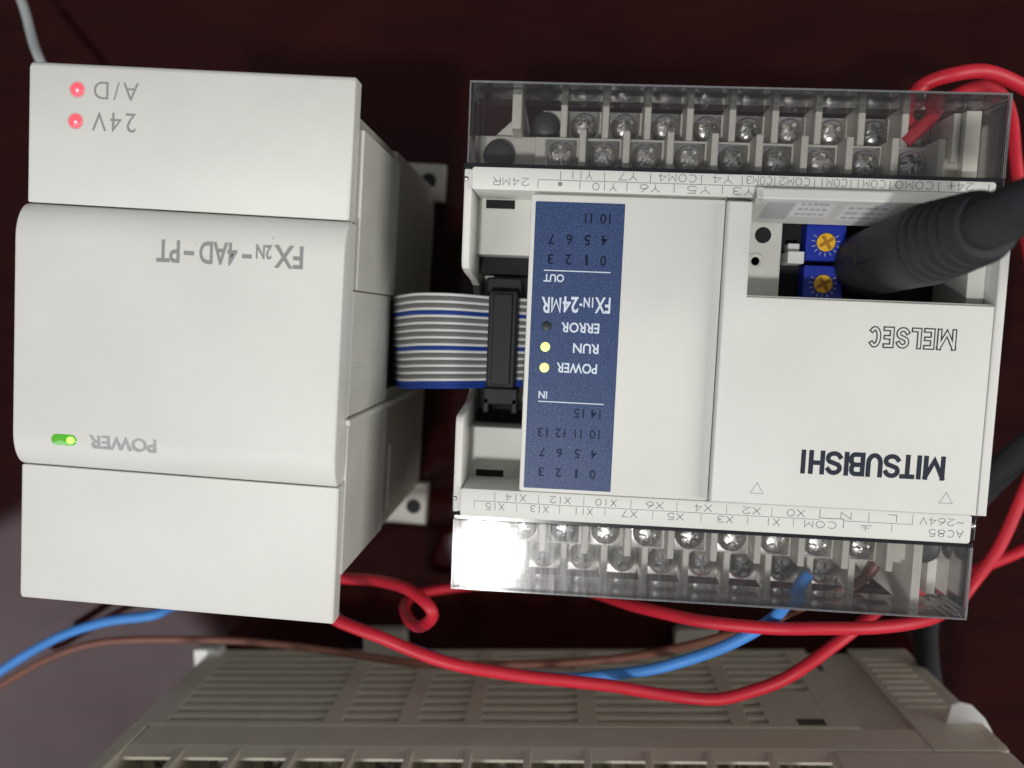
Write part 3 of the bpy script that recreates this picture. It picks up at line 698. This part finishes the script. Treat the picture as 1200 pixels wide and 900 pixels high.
# grille: solid areas, mullions and slats; slots open between them
groups = [(6.6, 44), (48.5, 61.5), (66, 76.8), (80.6, 102.6), (107, 137), (141, 158.6)]
rows = [(2.4 + 3.95 * k, 2.4 + 3.95 * k + 2.1) for k in range(10)]
b = MB(); b.box(4, 160, -3.4, -2.6, 0, 42); b.build('vent_shade_plate', LOWDARK, D)  # added dark plate, puts shade behind the vent slots
b = MB()
xsol = [0.0] + [v for g in groups for v in g] + [CW]
for i in range(0, len(xsol), 2):
    x0, x1 = xsol[i], xsol[i + 1]
    if x1 == CW:
        b.box(x0, 164.5, -2.4, 0, 0, 42, .1); b.box(176, CW, -2.4, 0, 0, 50.8, .1); b.box(164.5, 176, -2.4, -1.3, 0, 42, .1)
    else: b.box(x0, x1, -2.4, 0, 0, 42, .1)
b.box(4, 176, -.85, -.15, 42, 50.8, .2); b.prism([(-.2, 50.7), (-.9, 54.4), (-1.5, 54.4), (-1.5, 40), (-.8, 40)], 3.8, 155, 'x')
b.build('top_wall', LOWER, D)
b = MB()
for gi, (x0, x1) in enumerate(groups):
    zz = 0.0
    for (z0, z1) in rows:
        if gi == 5 and z0 > 26: continue
        b.box(x0, x1, -2.4, -.02, zz, z0, .1); zz = z1
    if gi == 5:
        b.box(145.2, x1, -2.4, -.02, zz, 42, .1)
        for (z0, z1) in rows[7:]: b.box(x0, 145.2, -2.4, -.02, zz, z0, .1); zz = z1
        b.box(x0, 145.2, -2.4, -.02, zz, 42, .1)
    else: b.box(x0, x1, -2.4, -.02, zz, 42, .1)
b.build('vent_grille', LOWER, D)
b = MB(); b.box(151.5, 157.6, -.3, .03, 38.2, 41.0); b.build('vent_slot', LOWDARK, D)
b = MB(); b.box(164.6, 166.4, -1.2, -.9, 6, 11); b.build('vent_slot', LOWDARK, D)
b = MB()
for k in range(9): b.box(177.5, 187.5, -.1, .25, 6 + 3.2 * k, 7.0 + 3.2 * k, .1)
b.build('raised_rib', LOWER, D)
b = MB(); b.box(-.2, 3.6, -88, .1, 42.5, 84, .3); b.build('end_wall', LOWER, D)
b = MB(); b.box(155.2, CW, -88, -.1, 51.2, 86, .5); b.box(189, CW + .2, -60, .1, 0, 50, .3); b.build('end_block', LOWER, D)
b = MB(); b.box(3.8, 155, -10.4, -2.6, 28, 46, .2); tb = b.build('terminal_block', LOWER, D)
b = MB(); b.box(3.6, 155.2, -88, -10.5, 30, 87, .5); b.build('front_housing', LOWER, D)  # out of view; set close to the wall to shade the terminal pocket
for k in range(12):
    x = 16.3 + k * 12.6
    m_ = MB(); m_.prism([(-10.4, 30), (-2.5, 30), (-2.5, 50), (-.3, 51.2), (-.8, 84), (-10.4, 84)], x - .8, x + .8, 'x', .2); m_.build('barrier', LOWER, tb)
for k in range(12):
    x = 10.0 + k * 12.6
    q = link('washer_plate', PLATE, tb, (x, -6.4, 46.1)); p = link('terminal_screw', SCREW, tb, (x, -6.4, 46.9)); p.rotation_euler = (0, 0, random.uniform(0, PI))
b = MB(); b.prism(rounded(-3.6, 4, -6, 1.6, .6, 3), 0, 4, 'z', .3); b.build('corner_tab', WHITEP, D)
for x0 in (44.5, 129.5):
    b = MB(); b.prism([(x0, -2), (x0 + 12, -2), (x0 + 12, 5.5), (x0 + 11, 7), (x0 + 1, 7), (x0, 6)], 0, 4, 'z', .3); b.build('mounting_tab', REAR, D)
b = MB(); b.prism([(182.5, -4), (184.3, 4.2), (186.3, 4.8), (189, 4.0), (191.8, 1.0), (194.2, -3.6), (194.4, -5.4), (189, -6.0)], 38.8, 40, 'z', .4, 3)
b.build('side_hook', WHITEP, D, smooth=True)

# ================================================================ wires
def wire(name, label, pts, r, m, group=None):
    q = spline(pts, 3); ph = random.uniform(0, 6)
    pts = [p + Vector((math.sin(i * .9 + ph), math.cos(i * .7 + ph), math.sin(i * 1.1 + ph))) * .10 for i, p in enumerate(q)]
    b = MB(); b.tube(pts, r, 12, 4); o = b.build(name, m, None, smooth=True); return tag(o, label, 'wire', group)
RED_LOOP = [(-52.7, -57.4, 40.0), (-50.1, -58.3, 40.0), (-40.7, -57.1, 45.0), (-32.7, -56.4, 52.0), (-27.5, -57.8, 56.0), (-26.4, -60.7, 56.0), (-29.3, -64.5, 52.0), (-33.4, -66.5, 44.0), (-36.1, -66.6, 36.0), (-37.2, -68.7, 24.0), (-36.9, -71.3, 12.0), (-26.6, -70.9, 8.0), (-12.8, -69.0, 10.0), (4.7, -64.9, 25.0), (16.2, -61.7, 45.0), (24.7, -60.2, 55.0), (32.2, -59.3, 60.0), (40.7, -59.2, 62.0), (49.6, -59.1, 62.0), (59.9, -59.3, 60.0), (73.0, -59.9, 54.0), (83.7, -61.5, 42.0), (90.1, -59.3, 36.0), (95.7, -51.8, 35.0), (99.8, -42.1, 35.0), (103.7, -30.7, 35.0), (105.8, -19.4, 35.0)]
RED_LONG = [(-50.1, -59.8, 55.0), (-45.1, -61.4, 58.0), (-37.2, -63.5, 60.0), (-30.3, -66.1, 60.0), (-20.0, -69.2, 60.0), (-9.8, -71.8, 58.0), (0.6, -73.5, 56.0), (11.2, -75.4, 54.0), (21.9, -78.0, 52.0), (30.7, -78.5, 52.0), (37.7, -77.2, 52.0), (44.6, -74.6, 52.0), (51.3, -70.1, 52.0), (57.9, -66.0, 50.0), (64.4, -63.2, 46.0), (71.1, -61.7, 40.0), (79.1, -59.9, 36.0), (88.2, -58.6, 34.0), (95.5, -56.3, 30.0), (102.7, -52.9, 30.0), (107.1, -50.9, 30.0)]
BLUE = [(-151.8, -95.2, 20.0), (-145.5, -91.1, 22.0), (-133.8, -83.8, 25.0), (-122.6, -77.9, 28.0), (-110.3, -73.5, 30.0), (-99.4, -72.0, 30.0), (-94.3, -70.9, 25.0), (-76.8, -70.3, 22.0), (-60.6, -68.6, 28.0), (-53.4, -66.7, 38.0), (-48.8, -66.7, 44.0), (-40.6, -69.0, 46.0), (-32.9, -71.5, 47.0), (-21.5, -74.4, 48.0), (-10.4, -76.2, 48.0), (0.6, -77.3, 47.0), (7.9, -76.0, 48.0), (18.4, -73.1, 51.0), (26.9, -69.6, 53.0), (33.3, -65.7, 55.0), (39.6, -61.3, 57.0), (41.5, -58.1, 59.5), (42.7, -55.4, 61.5), (43.8, -51.5, 64.8), (44.9, -49.3, 65.4), (46.4, -47.6, 64.5)]
BROWN = [(-155.9, -100.6, 15.0), (-151.0, -98.3, 15.0), (-136.6, -89.9, 18.0), (-123.4, -84.5, 20.0), (-109.6, -82.4, 20.0), (-90.1, -82.9, 18.0), (-69.7, -84.0, 18.0), (-51.3, -85.1, 20.0), (-33.1, -85.1, 24.0), (-11.7, -83.0, 28.0), (4.7, -79.9, 32.0), (18.2, -76.4, 36.0), (28.7, -71.2, 42.0), (36.5, -65.9, 48.0), (42.0, -60.9, 54.0), (48.5, -54.8, 60.0), (54.7, -51.6, 60.5), (58.4, -48.9, 61.0), (60.2, -46.2, 61.5)]
GREY = [(-141.3, 87.4, 10.0), (-135.3, 78.0, 15.0), (-130.1, 68.9, 20.0), (-124.9, 61.2, 25.0), (-121.7, 53.1, 25.0)]
RED_OUT = [(64.0, 34.3, 60.8), (62.8, 37.5, 60.3), (63.8, 40.6, 60.0), (66.2, 43.1, 60.0), (70.3, 44.4, 61.0), (76.0, 45.1, 60.0), (82.3, 44.0, 58.0), (88.1, 42.0, 56.0), (95.6, 40.3, 50.0)]
RED_IN = [(61.6, 31.8, 63.0), (65.5, 35.5, 62.5), (69.4, 39.6, 60.0), (75.0, 42.7, 56.0), (80.8, 44.4, 52.0), (87.2, 44.3, 46.0), (93.2, 41.7, 38.0), (97.6, 35.9, 32.0), (101.1, 28.3, 28.0), (104.2, 18.2, 26.0), (107.0, 6.7, 26.0), (110.3, -4.8, 26.0)]
wire('red_wire', 'red wire curled in a small loop beside the lower corner of the tall module', RED_LOOP, 1.28, REDW, 'red wires')
wire('red_wire', 'long red wire sagging in front of the vented beige controller', RED_LONG, 1.28, REDW, 'red wires')
wire('red_wire', 'red wire arching over the top right corner and out at the right edge', RED_OUT, 1.34, REDW, 'red wires')
wire('red_wire', 'red wire from the top right terminal that bends down behind the black plug', RED_IN, 1.28, REDW, 'red wires')
wire('blue_wire', 'blue wire from the lower left edge to a lower terminal screw', BLUE, 1.2, BLUEW)
wire('brown_wire', 'thin brown wire running below the blue wire to the lower terminals', BROWN, .95, BROWNW)
wire('grey_wire', 'pale grey wire behind the top left corner of the left module', GREY, 1.1, GREYW)
